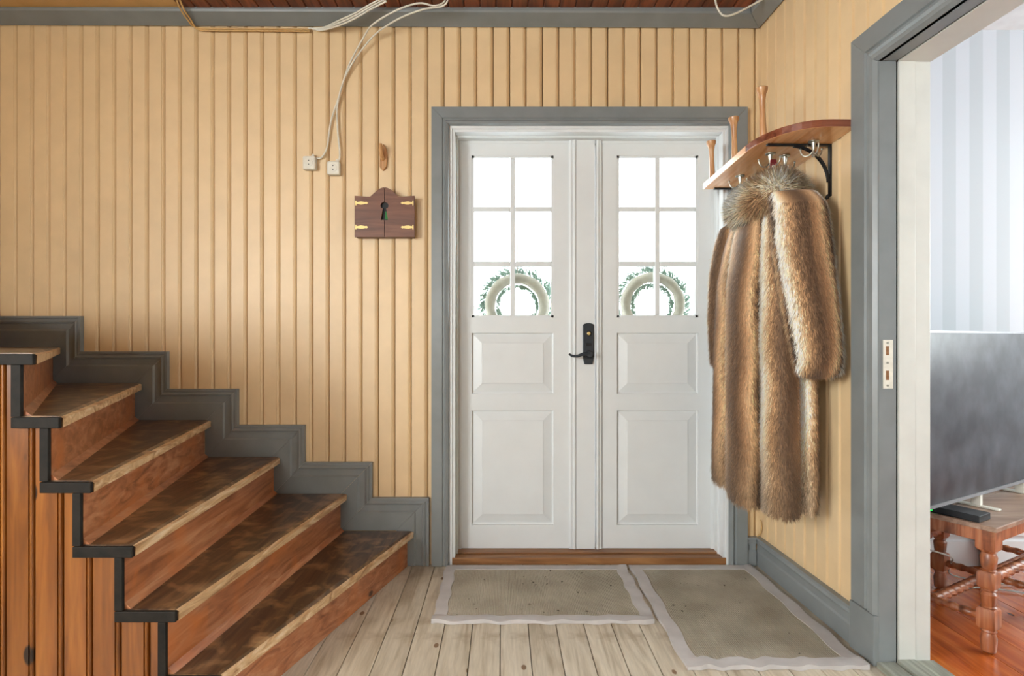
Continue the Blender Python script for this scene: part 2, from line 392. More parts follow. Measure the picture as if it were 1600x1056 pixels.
# stepped skirting along the stairs
ol = [(-2.9, PZ(440)), (PX(-20), PZ(440)), (PX(-20), PZ(494)), (PX(131), PZ(494)), (PX(131), PZ(549)), (PX(265), PZ(549)), (PX(265), PZ(607)), (PX(374), PZ(607)), (PX(374), PZ(663)), (PX(478), PZ(663)),
      (PX(478), PZ(721)), (PX(583), PZ(721)), (PX(583), PZ(776)), (PX(671), PZ(776)), (PX(671), 0)]
dr = [(0, -1)]+[(-1, -1)]*(len(ol)-2)+[(-1, 0)]
bs = struct(empty('baseboard_stair', (0, 0, 0)))
SKS = [(q[0] if q[0] < .1 else .158, q[1]) for q in SK]
sweep('skirting_board', bs, ol, dr, SKS, back3, 'grey')
# corner and right-hand baseboards
bb = struct(empty('baseboard_back', (0, 0, 0)))
sweep('skirting_board', bb, [(1.189, .14), (1.256-.024, .14)], [(0, -1), (0, -1)], [(q[0] if q[0] < .1 else .14, q[1]) for q in SK], back3, 'grey')
br = struct(empty('baseboard_right', (0, 0, 0)))
sweep('skirting_board', br, [(0.0, .14), (S0, .14)], [(0, -1), (0, -1)], [(q[0] if q[0] < .1 else .14, q[1]) for q in SK], lambda p, h: tuple(R((p[0], h, p[1]))), 'grey')
sweep('skirting_board', br, [(S1, .14), (5, .14)], [(0, -1), (0, -1)], [(q[0] if q[0] < .1 else .14, q[1]) for q in SK], lambda p, h: tuple(R((p[0], h, p[1]))), 'grey')

# ---- front door casing (grey), frame (white), threshold
CX0, CX1, CZ = PX(675), PX(1165), PZ(170)
CP = [(0, 0), (0, .026), (.052, .026), (.056, .02), (.062, .02), (.07, .028), (.08, .024), (.086, .012), (.086, 0)]
tc = struct(empty('trim_5', (0, 0, 0)))
sweep('casing_board', tc, [(CX0, 0), (CX0, CZ), (CX1, CZ), (CX1, 0)], [(1, 0), (1, -1), (-1, -1), (-1, 0)], CP, back3, 'grey')
FP = [(0, -.18), (0, .006), (.012, .006), (.014, -.002), (.026, -.002), (.028, -.05), (.036, -.05), (.036, -.098), (.05, -.098), (.05, -.18)]
fx0, fx1, fz = CX0+.086, CX1-.084, CZ-.086
tf = struct(empty('trim_6', (0, 0, 0)))
sweep('frame_board', tf, [(fx0, .0), (fx0, fz), (fx1, fz), (fx1, .0)], [(1, 0), (1, -1), (-1, -1), (-1, 0)], FP, back3, 'white')
struct(MB().box((fx0+.001, -.004, 0.001), (fx1-.001, .19, .034)).box((fx0+.001, .001, -.1), (fx1-.001, .19, .0)).box((fx0+.03, .05, .034), (fx1-.03, .19, .041)).build('trim_7', 'sill', bevel=.004))

# ---- the two door leaves
LD = 2.9; LY = LD-D
lx0, lx1 = PX(715, LD), PX(1115, LD); lz0, lz1 = PZ(857, LD)+.002, PZ(218, LD)-.002
mid = PX(930, LD)
def leaf(name, x0, x1, gx0, gx1):
    g0, g1 = PX(gx0, LD), PX(gx1, LD)
    zw0, zw1 = PZ(496, LD), PZ(243, LD)           # glazing
    pa0, pa1 = PZ(615, LD), PZ(520, LD); pb0, pb1 = PZ(820, LD), PZ(641, LD)
    m = MB(); y0, y1 = LY, LY+.045
    m.box((x0, y0, lz0), (g0, y1, lz1)).box((g1, y0, lz0), (x1, y1, lz1))
    for a, b in ((lz0, pb0), (pb1, pa0), (pa1, zw0), (zw1, lz1)): m.box((g0, y0, a), (g1, y1, b))
    o = struct(m.build(name, 'white'))
    for z0, z1 in ((pa0, pa1), (pb0, pb1)):       # raised fields with sloping borders
        q = MB(); rects = []
        for ins, dy in ((0, .012), (.008, .014), (.05, .003), (.053, .001)): rects.append([(g0+ins, y0+dy, z0+ins), (g1-ins, y0+dy, z0+ins), (g1-ins, y0+dy, z1-ins), (g0+ins, y0+dy, z1-ins)])
        rects.insert(0, [(p[0], y0+.035, p[2]) for p in rects[0]]); q.rings(rects); q.build('door_panel', 'white', o)
    # moulding around the glazing
    gm = MB()
    for a, b in (((g0, y0+.004, zw0), (g0+.012, y1-.004, zw1)), ((g1-.012, y0+.004, zw0), (g1, y1-.004, zw1)), ((g0, y0+.004, zw0), (g1, y1-.004, zw0+.012)), ((g0, y0+.004, zw1-.012), (g1, y1-.004, zw1))): gm.box(a, b)
    gm.build('glazing_bead', 'white', o)
    cx = (g0+g1)/2; hb = .0128
    zs = [PZ(412, LD), PZ(326.5, LD)]
    MB().box((cx-hb, y0+.002, zw0+.012), (cx+hb, y1-.006, zw1-.012)).build('glazing_bar', 'white', o, bevel=.004)
    for z in zs:
        for a, b in ((g0+.012, cx-hb), (cx+hb, g1-.012)): MB().box((a, y0+.003, z-hb), (b, y1-.006, z+hb)).build('glazing_bar', 'white', o, bevel=.004)
    zz = [zw0+.012, zs[0]-hb, zs[0]+hb, zs[1]-hb, zs[1]+hb, zw1-.012]
    for i in (0, 2, 4):
        for a, b in ((g0+.012, cx-hb), (cx+hb, g1-.012)):
            MB().box((a, y0+.022, zz[i]), (b, y0+.026, zz[i+1])).build('pane', 'glass', o)
    return o
d1 = leaf('door_1', lx0, mid-.002, 737, 865); d2 = leaf('door_2', mid+.002, lx1, 964, 1091)
# cover strips along the meeting stiles
def strip(par, x0, x1, y, prof):
    MB().prism(prof, lambda p, t: (x0+(x1-x0)*p[0], y-p[1], t), lz0+.001, lz1-.001).build('cover_strip', 'white', par, 30)
strip(d1, PX(889, LD), PX(900, LD), LY, [(0, 0), (.0, .009), (.25, .014), (.5, .011), (.55, .016), (.8, .018), (1, .012), (1, 0)])
strip(d1, PX(900, LD), PX(929, LD), LY, [(0, 0), (0, .011), (1, .011), (1, 0)])
strip(d2, PX(931, LD), PX(941, LD), LY, [(0, 0), (.0, .016), (.3, .018), (.55, .012), (.7, .012), (.9, .008), (1, .004), (1, 0)])
# black lever handle on its long plate
hx, hy = PX(918.5, LD), LY-.011
hp = MB(); w = .0285; za, zb = PZ(569, LD), PZ(505, LD); poly = [(-w*.7, za), (w*.7, za), (w*.85, za+.018), (w, za+.04), (w, zb-.012), (w*.8, zb-.004), (w*.3, zb), (-w*.3, zb), (-w*.8, zb-.004), (-w, zb-.012), (-w, za+.04), (-w*.85, za+.018)]
hp.prism(poly, lambda p, t: (hx+p[0], t, p[1]), hy-.012, hy); ho = hp.build('lock_plate', 'handle', d1, bevel=.003)
lz = PZ(553, LD)
lv = MB(); lv.lathe([(0, .02), (.012, .02), (.016, .013), (.045, .012), (.05, .014), (.056, .012)], Vector((hx, hy-.012, lz)), Vector((0, -1, 0)))
lv.tube([(hx, hy-.06, lz+.003), (hx-.03, hy-.062, lz+.003), (hx-.06, hy-.06, lz-.008), (hx-.085, hy-.056, lz-.008), (hx-.102, hy-.05, lz+.002)], lambda t: .0095-.0045*t)
lv.build('lever', 'handle', ho, 40)
MB().lathe([(0, .014), (.006, .014), (.008, .011)], Vector((hx, hy-.012, PZ(521, LD))), Vector((0, -1, 0))).build('cylinder_ring', 'iron', ho, 40)
MB().lathe([(0, .0085), (.011, .0085), (.012, .006)], Vector((hx, hy-.012, PZ(521, LD))), Vector((0, -1, 0))).build('key_cylinder', 'brass', ho, 40)
MB().box((hx-.014, hy-.016, PZ(540, LD)), (hx+.014, hy-.012, PZ(536, LD))).build('maker_plate', 'iron', ho, bevel=.001)

# ---- doorway to the next room: grey casing, jambs, threshold, strike plate
td = struct(empty('trim_8', (0, 0, 0)))
DP = [(0, 0), (0, .024), (.072, .024), (.076, .017), (.084, .017), (.09, .025), (.1, .021), (.106, .028), (.118, .026), (.128, .014), (.128, 0)]
CT = 2.163
rw3 = lambda p, h: tuple(R((p[0], h, p[1])))
sweep('casing_board', td, [(S0, .17), (S0, CT), (S1, CT), (S1, .17)], [(1, 0), (1, -1), (-1, -1), (-1, 0)], DP, rw3, 'grey')
for a, b in ((S0, S0+.129), (S1-.129, S1)): MB(R).box((a-.002, 0, 0), (b, .029, .169)).build('plinth_block', 'grey', td, bevel=.003)
tj = struct(empty('trim_9', (0, 0, 0)))
def jamb(name, s0, s1, o0, o1, mat, z0=.0, z1=HZ+.0): MB(R).box((s0, o0, z0), (s1, o1, z1)).build(name, mat, tj, bevel=.002)
jamb('jamb', J0-.02, J0, -.048, .012, 'grey'); jamb('jamb', J1, J1+.02, -.048, .012, 'grey')
jamb('jamb', J0-.02, J0-.004, -.055, -.048, 'band'); jamb('jamb', J0-.02, J0+.003, -.112, -.056, 'white_warm'); jamb('jamb', J0-.02, J0-.001, -.165, -.112, 'white_warm')  # dark strip between the jambs paints the rebate's shadow
jamb('jamb', J1, J1+.02, -.165, -.052, 'white_warm')
MB(R).box((J0, -.048, HZ), (J1, .012, HZ+.02)).build('head_jamb', 'grey', tj); MB(R).box((J0, -.165, HZ-.002), (J1, -.054, HZ+.02)).build('head_jamb', 'white_warm', tj)
MB(R).box((J0, -.054, HZ+.003), (J1, -.048, HZ+.02)).build('head_jamb', 'band', tj)  # same rebate shadow painted across the head
th = struct(empty('trim_10', (0, 0, 0)))
for a, b, z in ((.02, -.045, .018), (-.048, -.11, .026), (-.112, -.175, .022)): MB(R).box((J0-.0, b, -.02), (J1, a, z)).build('threshold_board', 'weathered', th, bevel=.003)
# strike plate
def strike():
    o = MB(R); z0, z1 = PZ(607, 1.92), PZ(531, 1.92); f = J0+.003; oa, ob = -.034, -.002
    holes = [(PZ(555, 1.92), PZ(541, 1.92)), (PZ(594, 1.92), PZ(579, 1.92))]
    ha, hb = -.022, -.010
    o.box((J0, oa, z0), (f, ha, z1)).box((J0, hb, z0), (f, ob, z1))
    zs = [z0, holes[1][0], holes[1][1], holes[0][0], holes[0][1], z1]
    for i in (0, 2, 4): o.box((J0, ha, zs[i]), (f, hb, zs[i+1]))
    p = o.build('strike_plate', 'plug', tj); p['label'] = 'painted metal lock strike plate'
    for a, b in holes: MB(R).box((J0-.001, ha, a), (J0+.0008, hb, b)).build('latch_hole', 'sill', p)
    for z in (z0+.01, (holes[0][0]+holes[1][1])/2, z1-.01): MB(R).prism([(math.cos(i*math.pi/4)*.004, math.sin(i*math.pi/4)*.004) for i in range(8)], lambda q, t: (t, -.016+q[0], z+q[1]), f, f+.001).build('screw', 'steel', p)
strike()

# ---- outside: snow
struct(MB().box((-.9, .19, 2.46), (1.8, 1.35, 2.52)).build('added_porch_shade', 'white'))  # unseen roof, added to shade the wreaths and door outside
struct(MB().box((-30, .25, -.5), (30, 50, -.35)).build('ground_snow', 'snow'))

# ================================================================== STAIRCASE
YN = -1.21
noseN = [-.774, -.897, -1.017, -1.131, -1.218, -1.29, -1.43]
noseW = [-.422, -.75, -1.078, -1.416, -1.756, -2.156, -2.6]
zt = [.172, .353, .531, .709, .8875, 1.0625, 1.24]
st = empty('staircase', (-1.2, -.6, 0)); tag(st, 'worn dark wooden winder staircase with orange pine side cladding', 'staircase')
YW = -.0245
def off(k, t):       # nose line k moved back by t, cut at the near plane and at the wall
    a = Vector((noseN[k], YN)); b = Vector((noseW[k], 0)); d = (b-a).normalized(); nrm = Vector((-d.y, d.x))
    if nrm.x > 0: nrm = -nrm
    a2 = a+nrm*t; b2 = b+nrm*t
    f = lambda y: a2.x+(b2.x-a2.x)*(y-a2.y)/(b2.y-a2.y)
    return f(YN), f(YW)
TT = .032; bandY = YN-.012
for k in range(7):
    n0, w0 = off(k, 0)
    if k < 6: n1, w1 = off(k+1, .052)
    else: n1, w1 = -2.89, -2.89
    z1 = zt[k]; z0 = z1-TT
    m = MB(); nn = 10
    # tread as a slab; its front edge is slightly worn, so it is subdivided along the nosing
    fr = [(n0+(w0-n0)*i/nn, YN+(YW-YN)*i/nn) for i in range(nn+1)]; bk = [(n1+(w1-n1)*i/nn, YN+(YW-YN)*i/nn) for i in range(nn+1)]
    md = [(f[0]-.016, f[1]) for f in fr]
    wear = [.0045*math.sin(math.pi*i/nn)**2+random.uniform(0, .0012) for i in range(nn+1)]
    def grid(a, za, b, zb, mi):
        m.add([(p[0], p[1], z) for p, z in zip(a, za)]+[(p[0], p[1], z) for p, z in zip(b, zb)], [(i, i+1, nn+2+i, nn+1+i) for i in range(nn)], mi)
    T = [z1]*(nn+1); B = [z0]*(nn+1)
    fr2 = [(f[0]-.001, f[1]) for f in fr]
    ztop = [z1-.002-w for w in wear]
    md2 = [(f[0]-.007-w*1.5, f[1]) for f, w in zip(fr, wear)]
    grid(fr2, B, fr, [z1-.006-w for w in wear], 1); grid(fr, [z1-.006-w for w in wear], md2, ztop, 1); grid(md2, ztop, [(q[0]-.012, q[1]) for q in md2], T, 0)
    grid([(q[0]-.012, q[1]) for q in md2], T, bk, T, 0); grid(bk, T, bk, B, 0); grid(bk, B, fr2, B, 0)
    for i in (0, nn): m.add([(fr2[i][0], fr2[i][1], z0), (fr[i][0], fr[i][1], z1-.006-wear[i]), (md2[i][0], md2[i][1], ztop[i]), (md2[i][0]-.012, md2[i][1], z1), (bk[i][0], bk[i][1], z1), (bk[i][0], bk[i][1], z0)], [(0, 1, 2, 3, 4, 5)], 0)
    tr = m.build('tread', ['tread', 'nose'], st)
    for v in (0,):
        bm = bmesh.new(); bm.from_mesh(tr.data); bmesh.ops.remove_doubles(bm, verts=bm.verts[:], dist=1e-5); bmesh.ops.recalc_face_normals(bm, faces=bm.faces[:]); bm.to_mesh(tr.data); bm.free()
    MB().box((n1 if k < 6 else -2.0, bandY, z0-.001), (n0-.003, YN, z1-.003)).build('end_trim', 'band', tr, bevel=.002)
    # riser with a small quarter-round under the nosing
    a, b = off(k, .03), off(k, .052); zb = (zt[k-1] if k else 0)+.0005
    r = MB().add([(a[0], YN, zb), (a[1], YW, zb), (b[1], YW, zb), (b[0], YN, zb), (a[0], YN, z0), (a[1], YW, z0), (b[1], YW, z0), (b[0], YN, z0)],
                 [(0,3,2,1),(4,5,6,7),(0,1,5,4),(1,2,6,5),(2,3,7,6),(3,0,4,7)]).build('riser', 'riser', st)
    MB().box((b[0], bandY, (zt[k-1] if k else 0)-.001), (a[0], YN, z0-.001)).build('end_trim', 'band', r, bevel=.0015)
    if k:
        c0, c1 = off(k, .03), off(k, .012)
        MB().add([(c0[0], YN, zb), (c1[0], YN, zb), (c0[0], YN, zb+.016), (c0[1], YW, zb), (c1[1], YW, zb), (c0[1], YW, zb+.016)],
                 [(0, 1, 2), (3, 5, 4), (0, 3, 4, 1), (1, 4, 5, 2), (2, 5, 3, 0)]).build('cove_strip', 'riser', r)
# pine cladding of the side, every board clipped under the steps
rb = [off(k, .052)[0] for k in range(7)]
def topz(x):
    for k in range(7):
        if x > rb[k]: return (zt[k-1]-TT if k else 0)
    return zt[6]-TT
x = rb[0]-.0; 
xs0 = PX(5.6, 1.59)+PW*.0
PROFC = [(0, .016), (0, .008), (.0012, .002), (.003, 0), (.0625, 0), (.0636, .004), (.065, .0045), (.0662, .001), (.0685, -.002), (.0715, -.003), (.0745, -.002), (.0765, .001), (.0776, .006)]
edges = [xs0+PW*i for i in range(-9, 12)]
for x0 in edges:
    x1 = x0+PW
    if x1 > rb[0]+PW*.99: continue
    cols = [(p[0]+x0, p[1]) for p in PROFC]; pts = []
    lim = min(x0+.0776, rb[0])
    brk = sorted([b for b in rb if x0 < b < lim])
    xs = sorted(set([c[0] for c in cols if c[0] <= lim]+brk+[lim]))
    def dep(x):
        fp = cols[1:]
        for (xa, da), (xb, db) in zip(fp, fp[1:]):
            if xa <= x <= xb and xb > xa: return da+(db-da)*(x-xa)/(xb-xa)
        return .008
    m = MB()
    for xa, xb in zip(xs, xs[1:]):
        if xb-xa < 1e-5: continue
        z = topz((xa+xb)/2)-.001
        if z < .02: continue
        ya, yb, yk = -1.203+dep(xa), -1.203+dep(xb), -1.18
        m.add([(xa, ya, 0), (xb, yb, 0), (xb, yk, 0), (xa, yk, 0), (xa, ya, z), (xb, yb, z), (xb, yk, z), (xa, yk, z)], [(0,3,2,1),(4,5,6,7),(0,1,5,4),(2,3,7,6)])
    if m.v: m.build('cladding_board', 'clad', st)

# ================================================================== THINGS
# ---- door mats
def door_mat(name, x0, x1, y0, y1, label, skew=0, seed=0):
    rnd = random.Random(seed)
    def T(u, v):
        x = x0+(x1-x0)*u+skew*v*(1 if u > .5 else 0)*(u-.5)*2; y = y1+(y0-y1)*v
        wob = .004*math.sin(u*31+seed)+.003*math.sin(u*57); wv = .004*math.sin(v*23+seed)
        e = 1 if v > .9 else 0
        return x+(wv if u < .1 or u > .9 else 0), y+(wob*e), .006*(.5+.5*math.sin(u*34+seed))*(v > .93)+.004*(.5+.5*math.sin(v*26+1))*(u > .95)
    r = empty(name, ((x0+x1)/2, (y0+y1)/2, 0)); tag(r, label, 'door mat')
    bu, bv = .05/(x1-x0), .05/(y1-y0)
    def sheet(us, vs, z, nm, mat):
        m = MB(); nu, nv = len(us), len(vs); t = []; b = []
        for v in vs:
            for u in us:
                p = T(u, v); t.append((p[0], p[1], z+p[2])); b.append((p[0], p[1], .0005))
        fs = [(j*nu+i, j*nu+i+1, (j+1)*nu+i+1, (j+1)*nu+i) for j in range(nv-1) for i in range(nu-1)]
        nn = nu*nv
        rim = [i for i in range(nu)]+[j*nu+nu-1 for j in range(1, nv)]+[(nv-1)*nu+i for i in range(nu-2, -1, -1)]+[j*nu for j in range(nv-2, 0, -1)]
        m.add(t+b, fs+[tuple(q+nn for q in f) for f in fs]+[(a, c, c+nn, a+nn) for a, c in zip(rim, rim[1:]+rim[:1])])
        return m
    L = lambda a, b, n: [a+(b-a)*i/n for i in range(n+1)]
    sheet(L(bu, 1-bu, 30), L(bv, 1-bv, 24), .009, '', '').build('ribbed_field', 'matfield', r, 40)
    bd = MB()
    for us, vs in ((L(0, 1, 60), L(0, bv, 3)), (L(0, 1, 60), L(1-bv, 1, 3)), (L(0, bu, 3), L(bv, 1-bv, 40)), (L(1-bu, 1, 3), L(bv, 1-bv, 40))):
        q = sheet(us, vs, .0115, '', ''); bd.add(q.v, q.f)
    bd.build('bound_edge', 'border', r, 40)
    # leaf crumbs
    cr = MB()
    for i in range(34):
        u, v = rnd.uniform(.08, .92), rnd.uniform(.1, .95); p = T(u, v); a = rnd.uniform(0, 6.28); l = rnd.choice((.003, .004, .005, .009)); z = .0125
        c, s_ = math.cos(a), math.sin(a)
        cr.add([(p[0]+l*c, p[1]+l*s_, z), (p[0]-l*.5*s_, p[1]+l*.5*c, z+.002), (p[0]-l*c, p[1]-l*s_, z), (p[0]+l*.5*s_, p[1]-l*.5*c, z+.001)], [(0, 1, 2, 3)])
    o = cr.build('leaf_crumbs', 'crumb', r); o['kind'] = 'stuff'
door_mat('door_mat', -.272, .592, -.585, -.035, 'beige ribbed door mat with grey binding lying along the front door threshold', 0, 1)
door_mat('door_mat', .612, 1.198, -.893, -.033, 'beige ribbed door mat with grey binding lying beneath the fur coat along the right-hand wall', .02, 4)

# ---- key cabinet
def key_cabinet():
    x0, x1, z0, z1, ztp = PX(558), PX(650), PZ(373), PZ(311), PZ(297); cx = (x0+x1)/2; dep = .05
    r = empty('key_cabinet', (cx, 0, z0)); tag(r, 'small brown wooden key cabinet with brass hinges and large keyhole cut-out', 'key cabinet')
    def outline(a, b):
        pts = []
        for i in range(41):
            x = a+(b-a)*i/40; u = abs(x-cx)/((x1-x0)/2)
            h = z1+(ztp-z1)*(1 if u < .05 else max(0, math.cos(min(u/.48, 1)*math.pi/2))**1.1)+(.004*max(0, (u-.6)/.4))
            pts.append((x, h))
        return pts
    MB().box((x0+.004, -dep+.016, z0), (x1-.004, -.001, z1-.006)).build('body', 'cabinet', r, bevel=.002)
    kz, kr = PZ(325), .019
    # two doors that leave the keyhole open between them
    for sgn in (-1, 1):
        a, b = (x0, cx-.0012) if sgn < 0 else (cx+.0012, x1)
        out = outline(a, b)
        m = MB(); N = len(out)
        # hole edge x at height z
        def hole(z):
            if abs(z-kz) < kr and z > kz-.012: return math.sqrt(max(0, kr*kr-(z-kz)**2))
            if PZ(347) < z <= kz-.012: return .008+.009*(kz-.012-z)/(kz-.012-PZ(347))
            return 0
        zs = sorted(set([z0]+[PZ(347)-1e-4, PZ(347)+1e-4]+[PZ(347)+(kz-.012-PZ(347))*i/4 for i in range(1, 5)]+[kz-.012+1e-4]+[kz-.012+(kr+.012)*i/8 for i in range(1, 9)]))
        inner = [((cx+sgn*max(.0012, hole(z))), z) for z in zs]
        if sgn < 0: poly = [(x0, z0)]+out+inner[::-1]
        else: poly = inner+out+[(x1, z0)]
        # clean duplicates
        p2 = [poly[0]]
        for q in poly[1:]:
            if (Vector(q)-Vector(p2[-1])).length > 1e-5: p2.append(q)
        m.prism(p2, lambda p, t: (p[0], t, p[1]), -dep, -dep+.014)
        d = m.build('cabinet_door', 'cabinet', r)
        for z in (PZ(321), PZ(358)):
            hx_ = x0 if sgn < 0 else x1
            hm = MB(); q = [(0, -.011), (.006, -.011), (.006, -.004), (.018, -.006), (.026, -.008), (.036, -.007), (.048, -.004), (.054, -.006), (.062, 0), (.054, .006), (.048, .004), (.036, .007), (.026, .008), (.018, .006), (.006, .004), (.006, .011), (0, .011)]
            hm.prism([(hx_-sgn*(.004+a), z+b) for a, b in q], lambda p, t: (p[0], t, p[1]), -dep-.002, -dep); hm.build('hinge', 'brass', d)
    MB().box((cx-.03, -dep+.0145, PZ(352)), (cx+.03, -dep+.0155, PZ(313))).build('dark_interior', 'black', r)
    MB().add([(cx+.001, -dep+.008, PZ(346)), (cx+.016, -dep+.008, PZ(346)), (cx+.011, -dep+.008, PZ(334)), (cx+.002, -dep+.008, PZ(333)), (cx+.001, -dep+.012, PZ(346)), (cx+.016, -dep+.012, PZ(346)), (cx+.011, -dep+.012, PZ(334)), (cx+.002, -dep+.012, PZ(333))],
             [(0,1,2,3),(7,6,5,4),(0,4,5,1),(1,5,6,2),(2,6,7,3),(3,7,4,0)]).build('green_tag', 'green', r)
key_cabinet()

# ---- little carved wooden hook
hk = empty('wall_hook', (PX(598), 0, PZ(266))); tag(hk, 'small carved pale wooden hook on the yellow boards above the key cabinet', 'hook')
c = PX(599); pl = [(-.016, PZ(262)), (0, PZ(268)), (.018, PZ(262)), (.022, PZ(248)), (.017, PZ(234)), (.003, PZ(226)), (-.009, PZ(231)), (-.014, PZ(242))]
MB().prism([(c+a, b) for a, b in pl], lambda p, t: (p[0], t, p[1]), -.016, -.001).build('back_plate', 'hookwood', hk, bevel=.004)
MB().tube([(c, -.012, PZ(250)), (c-.001, -.035, PZ(246)), (c-.002, -.05, PZ(236)), (c-.002, -.052, PZ(230))], lambda t: .012-.005*t).build('peg', 'hookwood', hk, 40)

# ---- socket boxes and cables
def socket(px, py, label):
    x, z = PX(px), PZ(py); w, h = .031, .033
    r = empty('socket_box', (x, 0, z-h)); tag(r, label, 'socket')
    MB().box((x-w, -.034, z-h), (x+w, -.001, z+h)).build('housing', 'plug', r, bevel=.008)
    MB().lathe([(0, .02), (.002, .02), (.0025, .0185)], Vector((x, -.034, z)), Vector((0, -1, 0)), 20).build('faceplate', 'cable', r, 30)
    for dz in (-.009, .009): MB().lathe([(0, .0028), (.0006, .0028)], Vector((x, -.0365, z+dz)), Vector((0, -1, 0)), 8).build('pin_hole', 'black', r)
    MB().lathe([(0, .008), (.014, .006)], Vector((x+.012, -.018, z+h-.002)), Vector((.5, 0, 1)), 10).build('cable_gland', 'plug', r, 40)
socket(486, 257, 'white surface socket box below the longer cable, set higher and farther from the key cabinet')
socket(523.5, 265, 'white surface socket box set slightly lower and nearer the key cabinet')
def cable(pts, label, r=.0042, mat='cable', group=None, name='cable'):
    o = MB().tube([P3(*p) for p in pts], r, 7, smooth=6).build(name, mat, None, 60); tag(o, label, 'cable', group); return o
cable([(493, 247, 2.785), (502, 246, 2.785), (511, 230, 2.785), (517, 190, 2.785), (530, 150, 2.785), (544, 105, 2.78), (566, 62, 2.77), (583, 38, 2.70), (622, 15, 2.655), (655, 5, 2.635), (678, 9, 2.62), (693, 4, 2.62), (697, -6, 2.62)], 'white cable drooping from ceiling to the socket box farther from the key cabinet')
cable([(528, 254, 2.785), (531, 240, 2.785), (527, 195, 2.785), (528, 160, 2.781), (543, 112, 2.775), (580, 60, 2.76), (618, 32, 2.69), (660, 15, 2.65), (690, 10, 2.62), (699, 2, 2.61), (698, -8, 2.61)], 'white cable drooping from ceiling to the socket box nearer the key cabinet')
for i, dy in enumerate((0, 4, 8)):
    cable([(482+6*i, 44.5+dy*.3, 2.781), (505, 43+dy*.5, 2.776), (532, 31+dy, 2.715), (556, 20+dy, 2.69), (580, 6+dy, 2.66), (604, -6+dy, 2.63)], ('uppermost', 'middle', 'lowest')[i]+' of three white cables fanning up across the grey ceiling trim', .0042, 'cable', 'cables fanning over the ceiling trim')
for i in range(2):
    cable([(276+5*i, 0, 2.66), (283+5*i, 16, 2.70), (292+5*i, 29, 2.74), (303+4*i, 41+i*3, 2.781), (325, 44.5+i*3, 2.784), (400, 45+i*3, 2.786), (484, 46+i*3, 2.784)], ('cream painted cable running tight under the grey ceiling trim' if i == 0 else 'cream painted cable running just beneath its twin under the ceiling trim'), .0042, 'tan')
cable([(1117, -6, 2.60), (1120, 10, 2.60), (1130, 24, 2.60), (1147, 22, 2.60), (1175, 8, 2.60), (1196, -4, 2.60)], 'white cable hanging in a loop from the ceiling near the corner', .0045)
cable([(1183, 838, 2.775), (1188, 833, 2.765), (1190, 822, 2.765), (1188, 812, 2.775)], 'short tan wire end poking out above the corner baseboard', .003, 'tan', None, 'wire_end')

# ---- hat shelf on the right wall
TL = .062
def zsh(s): return 1.816+TL*s
def SH(p): return R((p[0], p[1], p[2]+zsh(p[0])))      # shelf frame: along wall, out, above underside
sh = empty('hat_shelf', tuple(R((.4, .15, zsh(.4))))); tag(sh, 'varnished pine hat shelf with rounded corner and upright turned pegs', 'shelf')
bd = [(.04, .0), (.04, .295), (.50, .295)]
for i in range(1, 10): a = i/10*math.pi/2; bd.append((.50+.243*math.sin(a)**1.0, .295-.0-(.2)*(1-math.cos(a))))
bd += [(.743, .09), (.743, 0)]
m = MB(SH).prism(bd, lambda p, t: (p[0], p[1], t), 0, .028)
m.mi = [0, 0]+[1]*len(bd); m.mi[2+1] = 0
m.build('shelf_board', ['shelf', 'shelf_edge'], sh, bevel=.003)
for s, o in ((.58, .262), (.325, .262), (.075, .262)):
    b = Vector(SH((s, o, .027))); ax = Vector((-.05, -.05, 1))
    MB().lathe([(0, .0135), (.01, .0145), (.04, .0125), (.1, .0105), (.14, .0115), (.165, .0155), (.176, .021), (.188, .022), (.191, .017), (.1915, .006)], b, ax, 16).build('hat_peg', 'peg', sh, 40)
def bracket(s):
    r = MB(SH)
    r.box((s-.008, .006, -.006), (s+.008, .25, -.0005)); r.box((s-.008, .001, -.2), (s+.008, .007, -.0005))
    o = r.build('shelf_bracket', 'iron', sh)
    r = MB(SH); rs = []
    for i in range(13):
        a = i/12*math.pi/2; y = .008+.138*(1-math.cos(a))*1.0; z = -.145+.139*math.sin(a)
        ny, nz = math.cos(a), -math.sin(a); t = .006+.002*math.sin(i/12*math.pi)
        rs.append([(s-.006, y, z), (s+.006, y, z), (s+.006, y+ny*t, z+nz*t), (s-.006, y+ny*t, z+nz*t)])
    r.rings(rs).build('curved_brace', 'iron', o)
    MB(SH).tube([(s, .01, -.196), (s, .016, -.204), (s, .012, -.21)], .006, 8).build('scroll_end', 'iron', o, 40)
bracket(.585); bracket(.062)
def hat_hook(s, o, ang):
    r = MB(); b = Vector(SH((s, o, -.0005))); rot = Matrix.Rotation(ang, 3, 'Z')
    r.lathe([(0, .02), (.003, .02), (.005, .009), (.03, .005), (.05, .005), (.055, .007), (.06, .004)], b, Vector((0, 0, -1)), 12)
    for j in range(3):
        a = j*2*math.pi/3; d = rot@Vector((math.cos(a), math.sin(a), 0))
        r.tube([b+Vector((0, 0, -.035)), b+d*.014+Vector((0, 0, -.05)), b+d*.03+Vector((0, 0, -.052)), b+d*.042+Vector((0, 0, -.04)), b+d*.045+Vector((0, 0, -.026))], lambda t: .0032-.0008*t, 8)
        r.lathe([(0, .002), (.002, .0042), (.006, .0042), (.008, .002)], b+d*.045+Vector((0, 0, -.028)), Vector((0, 0, 1)), 8)
    h = r.build('coat_hook', 'steel', sh, 50); return b
hat_hook(.615, .085, .4); hb = hat_hook(.49, .19, 1.0); hat_hook(.47, .12, .2); hat_hook(.235, .2, .8); hat_hook(.215, .12, .1)
